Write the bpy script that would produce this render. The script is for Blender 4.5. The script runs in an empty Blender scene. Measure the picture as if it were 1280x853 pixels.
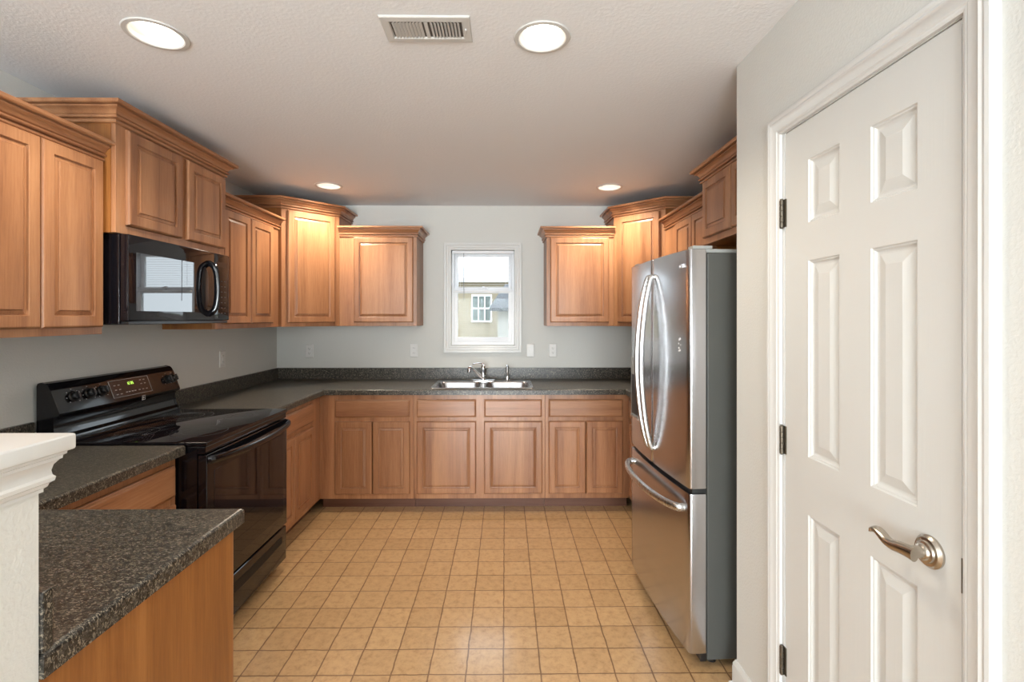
import bpy, bmesh, math, random
from mathutils import Vector, Matrix
random.seed(7)
PI = math.pi
S = bpy.context.scene
COL = S.collection

# ------------------------------------------------------------------ camera
cam_d = bpy.data.cameras.new('camera'); cam = bpy.data.objects.new('camera', cam_d); COL.objects.link(cam)
cam_d.sensor_width = 36.0; cam_d.lens = 608.27/1280*36
cam_d.shift_x = 0.0018; cam_d.shift_y = -0.02294
cam_d.clip_start = 0.02
cam.location = (0, 0, 1.453); cam.rotation_euler = (PI/2, 0, -0.0101)
S.camera = cam

# ------------------------------------------------------------------ light and exposure
S.view_settings.view_transform = 'Standard'; S.view_settings.look = 'None'
S.view_settings.gamma = 1.0; S.view_settings.use_curve_mapping = False
S.view_settings.exposure = 0.5
W = bpy.data.worlds.new('sky'); S.world = W; W.use_nodes = True
W.node_tree.nodes['Background'].inputs[0].default_value = (0.86, 0.93, 1.0, 1)
W.node_tree.nodes['Background'].inputs[1].default_value = 2.9

LAMP_E = (7.0, 7.5, 11.0, 11.0)          # each ceiling can
LAMP_COL = (1.0, 0.89, 0.72)
PATIO_FILL_E = 310.0         # area lamp added behind the camera as patio daylight
def light(name, kind, loc, rot, energy, color, **kw):
    d = bpy.data.lights.new(name, kind); d.energy = energy; d.color = color
    for k, v in kw.items(): setattr(d, k, v)
    o = bpy.data.objects.new(name, d); COL.objects.link(o); o.location = loc; o.rotation_euler = rot
    return o
light('sun', 'SUN', (3, -3, 8), (math.radians(38), 0, math.radians(58)), .5, (1, .95, .88), angle=.01)
light('patio_daylight_fill', 'AREA', (-0.55, -6.12, 1.15), (PI/2, 0, 0), PATIO_FILL_E, (0.93, 0.97, 1.0), shape='RECTANGLE', size=2.6, size_y=2.0)  # added area lamp at the unseen patio opening, standing in for daylight
light('side_window_fill', 'AREA', (-2.16, -1.4, 1.5), (0, -PI/2, 0), 8.0, (0.95, 0.98, 1.0), shape='RECTANGLE', size=1.2, size_y=1.6)  # weak area lamp added outside the unseen side window as daylight fill
light('bounce_fill', 'AREA', (-.5, -2.6, .8), (PI, 0, 0), 105.0, (0.86, 0.93, 1.0), shape='DISK', size=1.6)  # added upward fill, no fixture of the room; stands in for bounced light

# ------------------------------------------------------------------ mesh helpers
def rbox(bm, x0, x1, y0, y1, z0, z1, bev=0.0, seg=2):
    vs = [bm.verts.new((x, y, z)) for x in (x0, x1) for y in (y0, y1) for z in (z0, z1)]
    fs = [bm.faces.new([vs[i] for i in f]) for f in ((0,1,3,2),(4,6,7,5),(0,4,5,1),(2,3,7,6),(0,2,6,4),(1,5,7,3))]
    if bev > 0:
        es = set(e for f in fs for e in f.edges)
        bmesh.ops.bevel(bm, geom=list(es), offset=bev, segments=seg, profile=.6, affect='EDGES')
    return bm
def new(): return bmesh.new()
def box(x0, x1, y0, y1, z0, z1, bev=0.0, seg=2): return rbox(new(), x0, x1, y0, y1, z0, z1, bev, seg)

def obj(name, bm, m, parent=None, smooth=False, label=None):
    bmesh.ops.recalc_face_normals(bm, faces=bm.faces)
    me = bpy.data.meshes.new(name); bm.to_mesh(me); bm.free()
    if m is not None: me.materials.append(m)
    o = bpy.data.objects.new(name, me); COL.objects.link(o)
    if parent is not None: o.parent = parent
    if smooth:
        for p in me.polygons: p.use_smooth = True
        me.update()
        sharp_by_angle(me)
    if label: o['label'] = label
    return o
def sharp_by_angle(me, ang=math.radians(24)):
    b = bmesh.new(); b.from_mesh(me)
    for e in b.edges:
        if len(e.link_faces) == 2 and e.calc_face_angle(0) > ang: e.smooth = False
    b.to_mesh(me); b.free()

def thing(name, label, cat, loc=(0,0,0), rotz=0, group=None):
    o = bpy.data.objects.new(name, None); COL.objects.link(o)
    o.location = loc; o.rotation_euler = (0, 0, rotz); o['label'] = label; o['category'] = cat
    if group: o['group'] = group
    return o
def tag(o, label, cat, group=None):
    o['label'] = label; o['category'] = cat
    if group: o['group'] = group
    return o
def struct(name, bm, m, parent=None, smooth=False):
    o = obj(name, bm, m, parent, smooth)
    if parent is None: o['kind'] = 'structure'
    return o
def sroot(name, loc=(0,0,0), rotz=0):
    o = bpy.data.objects.new(name, None); COL.objects.link(o); o.location = loc; o.rotation_euler = (0,0,rotz)
    o['kind'] = 'structure'; return o

def loops(bm, rings, closed=True, cap0=False, cap1=False):
    """skin successive rings of points"""
    R = [[bm.verts.new(p) for p in r] for r in rings]
    n = len(R[0])
    for a, b in zip(R[:-1], R[1:]):
        for i in range(n if closed else n-1):
            j = (i+1) % n
            bm.faces.new((a[i], a[j], b[j], b[i]))
    if cap0: bm.faces.new(list(reversed(R[0])))
    if cap1: bm.faces.new(R[-1])
    return R

def panel(bm, x0, x1, z0, z1, prof, yback):
    """rectangular front facing -y; prof = [(inset, y)], last ring is closed"""
    rings = [[(x0, yback, z0), (x1, yback, z0), (x1, yback, z1), (x0, yback, z1)]]
    for ins, y in prof:
        rings.append([(x0+ins, y, z0+ins), (x1-ins, y, z0+ins), (x1-ins, y, z1-ins), (x0+ins, y, z1-ins)])
    loops(bm, rings, cap0=True, cap1=True)
    return bm

def sweep(bm, path, prof, closed=False):
    """mitred sweep: path = [(x, y)] with the outward side on the RIGHT of travel; prof = [(outward, z)]"""
    n = len(path); P = [Vector((p[0], p[1])) for p in path]
    rings = []
    for i in range(n):
        if closed or 0 < i < n-1:
            d0 = (P[i]-P[i-1]).normalized(); d1 = (P[(i+1) % n]-P[i]).normalized()
        elif i == 0: d0 = d1 = (P[1]-P[0]).normalized()
        else: d0 = d1 = (P[-1]-P[-2]).normalized()
        n0 = Vector((d0.y, -d0.x)); n1 = Vector((d1.y, -d1.x))
        m = (n0+n1); m = m/ (1+n0.dot(n1))
        rings.append([(P[i].x+m.x*o, P[i].y+m.y*o, z) for o, z in prof])
    if closed: rings.append(rings[0])
    loops(bm, rings, closed=True, cap0=not closed, cap1=not closed)
    if closed: bmesh.ops.remove_doubles(bm, verts=bm.verts, dist=1e-6)
    return bm

def lathe(bm, prof, n=32, center=(0,0,0), axis='z', cap=True):
    """prof = [(r, h)]"""
    rings = []
    for r, h in prof:
        ring = []
        for i in range(n):
            a = 2*PI*i/n; c, s = r*math.cos(a), r*math.sin(a)
            p = {'z': (c, s, h), 'x': (h, c, s), 'y': (c, h, s)}[axis]
            ring.append((p[0]+center[0], p[1]+center[1], p[2]+center[2]))
        rings.append(ring)
    loops(bm, rings, cap0=cap, cap1=cap)
    return bm

def tube(bm, pts, rad, n=12, flat=1.0, up=Vector((0,0,1))):
    """tube along points; rad number or list; flat squashes along the second axis"""
    P = [Vector(p) for p in pts]; rings = []
    for i, p in enumerate(P):
        d = (P[min(i+1, len(P)-1)]-P[max(i-1, 0)]).normalized()
        u = up if abs(d.dot(up)) < .95 else Vector((1,0,0))
        a = d.cross(u).normalized(); b = d.cross(a).normalized()
        r = rad[i] if isinstance(rad, (list, tuple)) else rad
        rings.append([tuple(p+a*r*math.cos(2*PI*k/n)+b*r*flat*math.sin(2*PI*k/n)) for k in range(n)])
    loops(bm, rings, cap0=True, cap1=True)
    return bm
def smooth_pts(ctrl, per=6):
    P = [Vector(c) for c in ctrl]; P = [P[0]*2-P[1]]+P+[P[-1]*2-P[-2]]; out = []
    for i in range(1, len(P)-2):
        for k in range(per):
            t = k/per
            out.append(.5*((2*P[i])+(-P[i-1]+P[i+1])*t+(2*P[i-1]-5*P[i]+4*P[i+1]-P[i+2])*t*t+(-P[i-1]+3*P[i]-3*P[i+1]+P[i+2])*t**3))
    out.append(P[-2]); return out

def prism(bm, poly, z0, z1):
    loops(bm, [[(x, y, z0) for x, y in poly], [(x, y, z1) for x, y in poly]], cap0=True, cap1=True)
    return bm
def addbm(dst, src, M=None):
    me = bpy.data.meshes.new('tmp'); src.to_mesh(me); src.free()
    if M is not None: me.transform(M)
    dst.from_mesh(me); bpy.data.meshes.remove(me); return dst

# ------------------------------------------------------------------ materials
def mat(name):
    m = bpy.data.materials.new(name); m.use_nodes = True
    nt = m.node_tree; b = nt.nodes['Principled BSDF']; return m, nt, b
def nd(nt, t, **kw):
    n = nt.nodes.new(t)
    for k, v in kw.items():
        if k.startswith('i_'): n.inputs[k[2:].replace('_', ' ')].default_value = v
        else: setattr(n, k, v)
    return n
def ramp(nt, stops, fac):
    r = nt.nodes.new('ShaderNodeValToRGB'); nt.links.new(fac, r.inputs[0])
    e = r.color_ramp.elements
    while len(e) < len(stops): e.new(.5)
    for el, (p, c) in zip(e, stops): el.position = p; el.color = (*c, 1)
    return r.outputs[0]
def plain(name, col, rough=.5, metal=0.0, coat=0.0, emit=None, spec=.5, ior=None):
    m, nt, b = mat(name)
    b.inputs['Base Color'].default_value = (*col, 1); b.inputs['Roughness'].default_value = rough
    b.inputs['Metallic'].default_value = metal; b.inputs['Coat Weight'].default_value = coat
    b.inputs['Specular IOR Level'].default_value = spec
    if ior: b.inputs['IOR'].default_value = ior
    if emit:
        b.inputs['Emission Color'].default_value = (*emit[0], 1); b.inputs['Emission Strength'].default_value = emit[1]
    return m
def bump(nt, b, height, strength, dist):
    n = nd(nt, 'ShaderNodeBump'); n.inputs['Strength'].default_value = strength; n.inputs['Distance'].default_value = dist
    nt.links.new(height, n.inputs['Height']); nt.links.new(n.outputs[0], b.inputs['Normal'])

def plaster(name, col, scale, strength, dist, rough=.85):
    m, nt, b = mat(name)
    tc = nd(nt, 'ShaderNodeTexCoord')
    a = nd(nt, 'ShaderNodeTexNoise'); a.inputs['Scale'].default_value = scale; a.inputs['Detail'].default_value = 3
    nt.links.new(tc.outputs['Object'], a.inputs['Vector'])
    mr = nd(nt, 'ShaderNodeMapRange'); mr.inputs['From Min'].default_value = .42; mr.inputs['From Max'].default_value = .62
    nt.links.new(a.outputs[0], mr.inputs[0])
    bump(nt, b, mr.outputs[0], strength, dist)
    b.inputs['Base Color'].default_value = (*col, 1); b.inputs['Roughness'].default_value = rough
    b.inputs['Specular IOR Level'].default_value = .3
    return m
M_wall = plaster('wall_paint', (.665, .665, .635), 130, .22, .0012, .6)
M_ceil = plaster('ceiling_texture', (.81, .825, .85), 80, .2, .0018, .9)
M_trim = plain('white_trim_paint', (.67, .67, .655), .32)
M_wtrim = plain('white_vinyl', (.80, .80, .82), .35)
M_plate = plain('white_plastic', (.74, .73, .71), .35)
M_slot = plain('dark_slot', (.03, .03, .03), .6)

def wood(name, axis, c_dark, c_mid, c_light, rough=.34, scale=1.0):
    m, nt, b = mat(name)
    tc = nd(nt, 'ShaderNodeTexCoord'); oi = nd(nt, 'ShaderNodeObjectInfo')
    mp = nd(nt, 'ShaderNodeMapping')
    sc = [34*scale, 34*scale, 34*scale]; sc['xyz'.index(axis)] = 1.6*scale
    mp.inputs['Scale'].default_value = sc
    add = nd(nt, 'ShaderNodeVectorMath', operation='ADD'); mul = nd(nt, 'ShaderNodeMath', operation='MULTIPLY'); mul.inputs[1].default_value = 37.0
    nt.links.new(oi.outputs['Random'], mul.inputs[0])
    nt.links.new(tc.outputs['Object'], add.inputs[0]); nt.links.new(mul.outputs[0], add.inputs[1])
    nt.links.new(add.outputs[0], mp.inputs[0])
    n1 = nd(nt, 'ShaderNodeTexNoise'); n1.inputs['Scale'].default_value = .35; n1.inputs['Detail'].default_value = 4; n1.inputs['Distortion'].default_value = .6
    n2 = nd(nt, 'ShaderNodeTexNoise'); n2.inputs['Scale'].default_value = 5.0; n2.inputs['Detail'].default_value = 4; n2.inputs['Roughness'].default_value = .7
    for n in (n1, n2): nt.links.new(mp.outputs[0], n.inputs['Vector'])
    mix = nd(nt, 'ShaderNodeMath', operation='MULTIPLY_ADD'); mix.inputs[1].default_value = .35
    nt.links.new(n2.outputs[0], mix.inputs[0])
    sub = nd(nt, 'ShaderNodeMath', operation='MULTIPLY'); sub.inputs[1].default_value = .65
    nt.links.new(n1.outputs[0], sub.inputs[0]); nt.links.new(sub.outputs[0], mix.inputs[2])
    col = ramp(nt, [(.32, c_dark), (.5, c_mid), (.68, c_light)], mix.outputs[0])
    # a little tone difference board to board
    hv = nd(nt, 'ShaderNodeHueSaturation'); mr = nd(nt, 'ShaderNodeMapRange')
    mr.inputs['To Min'].default_value = .92; mr.inputs['To Max'].default_value = 1.08
    nt.links.new(oi.outputs['Random'], mr.inputs[0]); nt.links.new(mr.outputs[0], hv.inputs['Value']); nt.links.new(col, hv.inputs['Color'])
    nt.links.new(hv.outputs[0], b.inputs['Base Color'])
    b.inputs['Roughness'].default_value = rough; b.inputs['Coat Weight'].default_value = .2; b.inputs['Coat Roughness'].default_value = .25
    bump(nt, b, n2.outputs[0], .12, .0006)
    return m
CW = ((.225, .092, .042), (.365, .166, .077), (.48, .242, .118))
M_woodv = wood('maple_vertical_grain', 'z', *CW)
M_woodh = wood('maple_horizontal_grain', 'x', *CW)
M_ven = wood('maple_veneer_panel', 'z', (.18, .060, .013), (.275, .100, .022), (.37, .150, .038), .42)
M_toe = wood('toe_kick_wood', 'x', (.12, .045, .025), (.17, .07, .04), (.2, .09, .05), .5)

def counter_mat():
    m, nt, b = mat('speckled_laminate')
    tc = nd(nt, 'ShaderNodeTexCoord')
    def noise(s, det, sc=(1,1,1)):
        mp = nd(nt, 'ShaderNodeMapping'); mp.inputs['Scale'].default_value = sc
        nt.links.new(tc.outputs['Object'], mp.inputs[0])
        n = nd(nt, 'ShaderNodeTexNoise'); n.inputs['Scale'].default_value = s; n.inputs['Detail'].default_value = det
        n.inputs['Roughness'].default_value = .65; n.inputs['Distortion'].default_value = 1.2
        nt.links.new(mp.outputs[0], n.inputs['Vector']); return n.outputs[0]
    c1 = ramp(nt, [(.32, (.006, .005, .005)), (.46, (.020, .017, .014)), (.54, (.042, .038, .033)), (.66, (.085, .077, .063))], noise(85, 4))
    f = noise(120, 2, (1, 2.0, 1))
    msk = ramp(nt, [(.555, (0, 0, 0)), (.60, (1, 1, 1))], f)
    mx = nd(nt, 'ShaderNodeMix', data_type='RGBA')
    nt.links.new(msk, mx.inputs[0]); nt.links.new(c1, mx.inputs[6]); mx.inputs[7].default_value = (.235, .205, .155, 1)
    nt.links.new(mx.outputs[2], b.inputs['Base Color'])
    b.inputs['Roughness'].default_value = .30
    bump(nt, b, f, .1, .0004)
    return m
M_cnt = counter_mat()

def floor_mat():
    m, nt, b = mat('stone_look_vinyl_squares')
    g = nd(nt, 'ShaderNodeNewGeometry')
    mp = nd(nt, 'ShaderNodeMapping'); mp.inputs['Location'].default_value = (.0075+15.24, 15.24, 0)
    nt.links.new(g.outputs['Position'], mp.inputs[0])
    # soft wobble of the printed joints
    wn = nd(nt, 'ShaderNodeTexNoise'); wn.inputs['Scale'].default_value = 14; wn.inputs['Detail'].default_value = 2
    nt.links.new(g.outputs['Position'], wn.inputs['Vector'])
    sb = nd(nt, 'ShaderNodeVectorMath', operation='SUBTRACT'); sb.inputs[1].default_value = (.5, .5, .5)
    nt.links.new(wn.outputs['Color'], sb.inputs[0])
    sc = nd(nt, 'ShaderNodeVectorMath', operation='SCALE'); sc.inputs['Scale'].default_value = .008
    nt.links.new(sb.outputs[0], sc.inputs[0])
    ad = nd(nt, 'ShaderNodeVectorMath', operation='ADD'); nt.links.new(mp.outputs[0], ad.inputs[0]); nt.links.new(sc.outputs[0], ad.inputs[1])
    br = nd(nt, 'ShaderNodeTexBrick'); br.offset = 0; br.squash = 1
    br.inputs['Scale'].default_value = 1; br.inputs['Brick Width'].default_value = .1524; br.inputs['Row Height'].default_value = .1524
    br.inputs['Mortar Size'].default_value = .0042; br.inputs['Mortar Smooth'].default_value = .6; br.inputs['Bias'].default_value = 0
    br.inputs['Color1'].default_value = (.455, .285, .138, 1); br.inputs['Color2'].default_value = (.515, .33, .165, 1)
    br.inputs['Mortar'].default_value = (.20, .105, .048, 1)
    nt.links.new(ad.outputs[0], br.inputs['Vector'])
    n = nd(nt, 'ShaderNodeTexNoise'); n.inputs['Scale'].default_value = 30; n.inputs['Detail'].default_value = 8; n.inputs['Roughness'].default_value = .78; n.inputs['Distortion'].default_value = .25
    nt.links.new(g.outputs['Position'], n.inputs['Vector'])
    tint = ramp(nt, [(.34, (.74, .68, .62)), (.50, (1, 1, 1)), (.66, (1.12, 1.12, 1.12))], n.outputs[0])
    mx = nd(nt, 'ShaderNodeMix', data_type='RGBA', blend_type='MULTIPLY'); mx.inputs[0].default_value = 1
    nt.links.new(br.outputs['Color'], mx.inputs[6]); nt.links.new(tint, mx.inputs[7])
    nt.links.new(mx.outputs[2], b.inputs['Base Color'])
    b.inputs['Roughness'].default_value = .34; b.inputs['Coat Weight'].default_value = .8; b.inputs['Coat Roughness'].default_value = .16
    iv = nd(nt, 'ShaderNodeMath', operation='MULTIPLY_ADD'); iv.inputs[1].default_value = -1; nt.links.new(br.outputs['Fac'], iv.inputs[0])
    s2 = nd(nt, 'ShaderNodeMath', operation='MULTIPLY'); s2.inputs[1].default_value = .5; nt.links.new(n.outputs[0], s2.inputs[0]); nt.links.new(s2.outputs[0], iv.inputs[2])
    bump(nt, b, iv.outputs[0], .45, .0015)
    return m
M_floor = floor_mat()

def steel(name, col, rough, axis='z'):
    m, nt, b = mat(name)
    tc = nd(nt, 'ShaderNodeTexCoord'); mp = nd(nt, 'ShaderNodeMapping')
    s = [500, 500, 500]; s['xyz'.index(axis)] = 4
    mp.inputs['Scale'].default_value = s; nt.links.new(tc.outputs['Object'], mp.inputs[0])
    n = nd(nt, 'ShaderNodeTexNoise'); n.inputs['Scale'].default_value = 1; n.inputs['Detail'].default_value = 2; nt.links.new(mp.outputs[0], n.inputs['Vector'])
    mr = nd(nt, 'ShaderNodeMapRange'); mr.inputs['To Min'].default_value = rough*.75; mr.inputs['To Max'].default_value = rough*1.3
    nt.links.new(n.outputs[0], mr.inputs[0]); nt.links.new(mr.outputs[0], b.inputs['Roughness'])
    b.inputs['Base Color'].default_value = (*col, 1); b.inputs['Metallic'].default_value = 1
    bump(nt, b, n.outputs[0], .05, .0003)
    return m
M_ss = steel('brushed_stainless', (.52, .52, .54), .21)
M_ssh = steel('brushed_stainless_handle', (.55, .55, .55), .27)
M_sink = steel('sink_stainless', (.46, .46, .48), .26, 'x')
M_chrome = plain('chrome', (.72, .72, .74), .08, 1)
M_nickel = plain('satin_nickel', (.47, .42, .36), .27, 1)
M_bronze = plain('dark_bronze', (.13, .11, .085), .4, .8)
M_fside = plaster('grey_textured_steel', (.083, .084, .077), 600, .1, .0004, .42)
M_fgrey = plain('grey_plastic', (.30, .31, .30), .4)
M_gask = plain('dark_gasket', (.02, .02, .02), .5)
M_blk = plain('gloss_black_enamel', (.005, .005, .007), .08, spec=.5)
M_blkg = plain('black_glass', (.006, .005, .007), .03, spec=.45)
M_blkm = plain('black_plastic', (.012, .012, .013), .28)
M_print = plain('grey_print', (.40, .38, .37), .5)
M_badge = plain('silver_badge', (.8, .8, .82), .25, .8)
M_clock = plain('green_digits', (.1, .2, .02), .5, emit=((.55, .95, .12), 1.3))
M_ring = plain('burner_ring_print', (.06, .058, .06), .15)
M_disp = plain('display_panel', (.035, .02, .018), .12)
def glass():
    m, nt, b = mat('window_glass')
    nt.nodes.remove(b); o = nt.nodes['Material Output']
    t = nd(nt, 'ShaderNodeBsdfTransparent'); g = nd(nt, 'ShaderNodeBsdfGlossy'); g.inputs['Roughness'].default_value = .02
    t.inputs[0].default_value = (.95, .97, .97, 1)
    mx = nd(nt, 'ShaderNodeMixShader'); mx.inputs[0].default_value = .005
    nt.links.new(t.outputs[0], mx.inputs[1]); nt.links.new(g.outputs[0], mx.inputs[2]); nt.links.new(mx.outputs[0], o.inputs[0])
    return m
M_glass = glass()
M_lens = plain('lit_lamp_face', (.9, .9, .85), .5, emit=((1.0, .93, .80), 6.0))
M_baffle = plain('white_baffle', (.60, .595, .58), .45)

# ------------------------------------------------------------------ room constants
XL, XR, YB, YN, H = -2.0, 1.53, 4.283, -6.0, 2.436
XP, YP = 0.906, 1.895          # pantry wall face and its corner

struct('floor', box(XL-.12, XR+.12, YN-.12, YB+.12, -.08, 0), M_floor)
# ceiling with round cut-outs is not needed: cans are surface fixtures with a shallow recess
LIGHTS = [(.130, 1.705), (-1.210, 1.700), (-1.315, 3.640), (.785, 3.657)]
def ceiling_bm():
    bm = new()
    hole = .082; xs = [XL-.12, XR+.12]; ys = [YN-.12, YB+.12]
    outer = [bm.verts.new((x, y, H)) for x, y in ((xs[0], ys[0]), (xs[1], ys[0]), (xs[1], ys[1]), (xs[0], ys[1]))]
    edges = [bm.edges.new((outer[i], outer[(i+1) % 4])) for i in range(4)]
    for cx, cy in LIGHTS:
        r = [bm.verts.new((cx+hole*math.cos(2*PI*k/32), cy+hole*math.sin(2*PI*k/32), H)) for k in range(32)]
        edges += [bm.edges.new((r[k], r[(k+1) % 32])) for k in range(32)]
    bmesh.ops.triangle_fill(bm, use_beauty=True, use_dissolve=False, edges=edges)
    # drop anything the fill put inside the holes
    dead = [f for f in bm.faces if any((f.calc_center_median()-Vector((cx, cy, H))).length < hole*.98 for cx, cy in LIGHTS)]
    bmesh.ops.delete(bm, geom=dead, context='FACES')
    g = bmesh.ops.extrude_face_region(bm, geom=list(bm.faces))
    bmesh.ops.translate(bm, vec=(0, 0, .13), verts=[v for v in g['geom'] if isinstance(v, bmesh.types.BMVert)])
    rbox(bm, xs[0], xs[1], ys[0], ys[1], H+.131, H+.16)
    return bm
struct('ceiling', ceiling_bm(), M_ceil)

def wall_with_hole(axis, a0, a1, f0, f1, z0, z1, h0, h1, hz0, hz1):
    """axis 'x': wall runs along x between a0..a1, thickness f0..f1 in y"""
    bm = new()
    def b(p0, p1, q0, q1):
        if p1-p0 < 1e-6 or q1-q0 < 1e-6: return
        if axis == 'x': rbox(bm, p0, p1, f0, f1, q0, q1)
        else: rbox(bm, f0, f1, p0, p1, q0, q1)
    b(a0, h0, z0, z1); b(h1, a1, z0, z1); b(h0, h1, z0, hz0); b(h0, h1, hz1, z1)
    bmesh.ops.remove_doubles(bm, verts=bm.verts, dist=1e-5)
    return bm
WX0, WX1, WZ0, WZ1 = -.475, .081, 1.208, 2.046
struct('wall_far', wall_with_hole('x', XL-.12, XR+.12, YB, YB+.15, 0, H, WX0, WX1, WZ0, WZ1), M_wall)
struct('wall_left', wall_with_hole('y', YN, YB, XL-.12, XL, 0, H, -2.2, -.6, .9, 2.1), M_wall)
struct('wall_near', wall_with_hole('x', XL-.12, XR+.12, YN-.12, YN, 0, H, -1.85, .75, 0, 2.1), M_wall)
struct('wall_right', box(XR, XR+.12, YP-.1, YB, 0, H), M_wall)
# pantry wall with the doorway, plus its return beside the fridge
DY0, DY1, DZ = .940, 1.586, 2.060
struct('wall_pantry', wall_with_hole('y', YN, YP, XP, XP+.115, 0, H, DY0, DY1, 0, DZ), M_wall)
struct('wall_alcove', box(XP+.115, XR, YP-.1, YP, 0, H), M_wall)
struct('wall_closet', box(XR-.02, XR+.1, YN, YP-.101, 0, H), M_wall)

# ------------------------------------------------------------------ baseboards
BB = [(0, 0), (.024, 0), (.024, .006), (.021, .016), (.014, .022), (.0125, .024), (.0125, .082), (.0105, .088), (.0115, .092), (.0095, .1), (.006, .106), (.005, .112), (0, .112)]
b = sweep(new(), [(XP, 1.6445), (XP, YP), (1.20, YP)][::-1], BB)
struct('baseboard_pantry', b, M_trim, smooth=True)
b = sweep(new(), [(XP, -5.99), (XP, .8785)][::-1], BB)
struct('baseboard_right', b, M_trim, smooth=True)

# ------------------------------------------------------------------ pantry door (door_1)
d = sroot('door_1')
# casing: mitred colonial profile round the opening, on the kitchen face (x = XP, facing -x)
CAS = [(0, 0), (0, .009), (.006, .011), (.010, .010), (.014, .013), (.032, .015), (.040, .019), (.046, .017), (.052, .019), (.060, .018), (.0655, .012), (.0655, 0)]
def frame_u(bm, y0, y1, z1, prof, x):
    """U frame: rings at the four path points, offset outward from the opening"""
    pts = [((y0, 0), (-1, 0)), ((y0, z1), (-1, 1)), ((y1, z1), (1, 1)), ((y1, 0), (1, 0))]
    rings = [[(x-t, p[0]+m[0]*o, p[1]+m[1]*o) for o, t in prof] for p, m in pts]
    loops(bm, rings, cap0=True, cap1=True); return bm
obj('door_casing', frame_u(new(), .9445, 1.582, 2.0515, CAS, XP), M_trim, d, True)
jb = new()
rbox(jb, XP+.001, XP+.114, DY0+.0005, .9565, 0, 2.049); rbox(jb, XP+.001, XP+.114, 1.5695, DY1-.0005, 0, 2.049); rbox(jb, XP+.001, XP+.114, DY0+.0005, DY1-.0005, 2.049, DZ-.0005)
rbox(jb, XP+.045, XP+.060, .9565, .968, 0, 2.049); rbox(jb, XP+.045, XP+.060, 1.558, 1.5695, 0, 2.049)
obj('door_jamb', jb, M_trim, d)
# slab: local rectangle y .958...1.568; panels recessed with raised fields
def door_face(bm):
    y0, y1, z0, z1 = .9585, 1.5675, .012, 2.046; xf = XP+.002
    cols = [(1.063, 1.2), (1.313, 1.4495)]; rows = [(.235, .861), (1.034, 1.625), (1.738, 1.928)]
    ys = sorted([y0, y1]+[v for c in cols for v in c]); zs = sorted([z0, z1]+[v for r in rows for v in r])
    G = [[bm.verts.new((xf, y, z)) for z in zs] for y in ys]
    holes = []
    for i in range(len(ys)-1):
        for j in range(len(zs)-1):
            if i % 2 == 1 and j % 2 == 1: holes.append((ys[i], ys[i+1], zs[j], zs[j+1], [G[i][j], G[i+1][j], G[i+1][j+1], G[i][j+1]]))
            else: bm.faces.new((G[i][j], G[i+1][j], G[i+1][j+1], G[i][j+1]))
    for a0, a1, c0, c1, vs in holes:
        prev = vs
        for ins, dx in [(.003, .004), (.006, .0045), (.010, .009), (.014, .0105), (.018, .0105), (.042, .0035), (.044, .003)]:
            ins = min(ins, (a1-a0)*.45)
            r = [bm.verts.new(p) for p in ((xf+dx, a0+ins, c0+ins), (xf+dx, a1-ins, c0+ins), (xf+dx, a1-ins, c1-ins), (xf+dx, a0+ins, c1-ins))]
            for k in range(4): bm.faces.new((prev[k], prev[(k+1) % 4], r[(k+1) % 4], r[k]))
            prev = r
        bm.faces.new(prev)
    bk = [bm.verts.new(p) for p in ((xf+.035, y0, z0), (xf+.035, y1, z0), (xf+.035, y1, z1), (xf+.035, y0, z1))]
    bm.faces.new(bk)
    for a, c in ((0, 1), (1, 2), (2, 3), (3, 0)):
        cr = [(y0, z0), (y1, z0), (y1, z1), (y0, z1)]
        q = [bm.verts.new((xf, *cr[a])), bm.verts.new((xf, *cr[c])), bk[c], bk[a]]; bm.faces.new(q)
    return bm
def door_mat():
    m, nt, b = mat('embossed_white_door')
    tc = nd(nt, 'ShaderNodeTexCoord'); mp = nd(nt, 'ShaderNodeMapping'); mp.inputs['Scale'].default_value = (60, 60, 2.2)
    nt.links.new(tc.outputs['Object'], mp.inputs[0])
    n = nd(nt, 'ShaderNodeTexNoise'); n.inputs['Scale'].default_value = 2.2; n.inputs['Detail'].default_value = 3; n.inputs['Distortion'].default_value = .8; nt.links.new(mp.outputs[0], n.inputs['Vector'])
    bump(nt, b, n.outputs[0], .28, .0009)
    b.inputs['Base Color'].default_value = (.645, .645, .625, 1); b.inputs['Roughness'].default_value = .38
    return m
obj('door_slab', door_face(new()), door_mat(), d)
for z in (.338, 1.055, 1.79):
    hb = new()
    for k in range(5): lathe(hb, [(.0058, z-.0445+k*.018), (.0066, z-.0437+k*.018), (.0066, z-.0445+k*.018+.0160), (.0058, z-.0445+k*.018+.0168)], 14, (XP-.0065, 1.5745, 0))
    lathe(hb, [(.0035, z-.048), (.005, z-.046), (.005, z+.047), (.0035, z+.049)], 10, (XP-.0065, 1.5745, 0))
    rbox(hb, XP-.0015, XP+.0015, 1.5600, 1.5745, z-.044, z+.046)
    rbox(hb, XP-.0025, XP+.0005, 1.5745, 1.5815, z-.044, z+.046)
    obj('hinge', hb, M_bronze, d, True)
lp = new(); rbox(lp, XP-.0005, XP+.03, .9558, .9580, .905, .975, .0006, 1)
obj('latch_plate', lp, M_bronze, d)
hd = obj('door_handle', lathe(new(), [(.034, XP+.0015), (.0345, XP-.004), (.031, XP-.007), (.029, XP-.010), (.0235, XP-.011), (.022, XP-.015), (.0175, XP-.017), (.0155, XP-.021), (.0125, XP-.023), (.0122, XP-.050), (.0100, XP-.0535)], 40, (0, 1.028, .954), 'x'), M_nickel, d, True)
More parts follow.
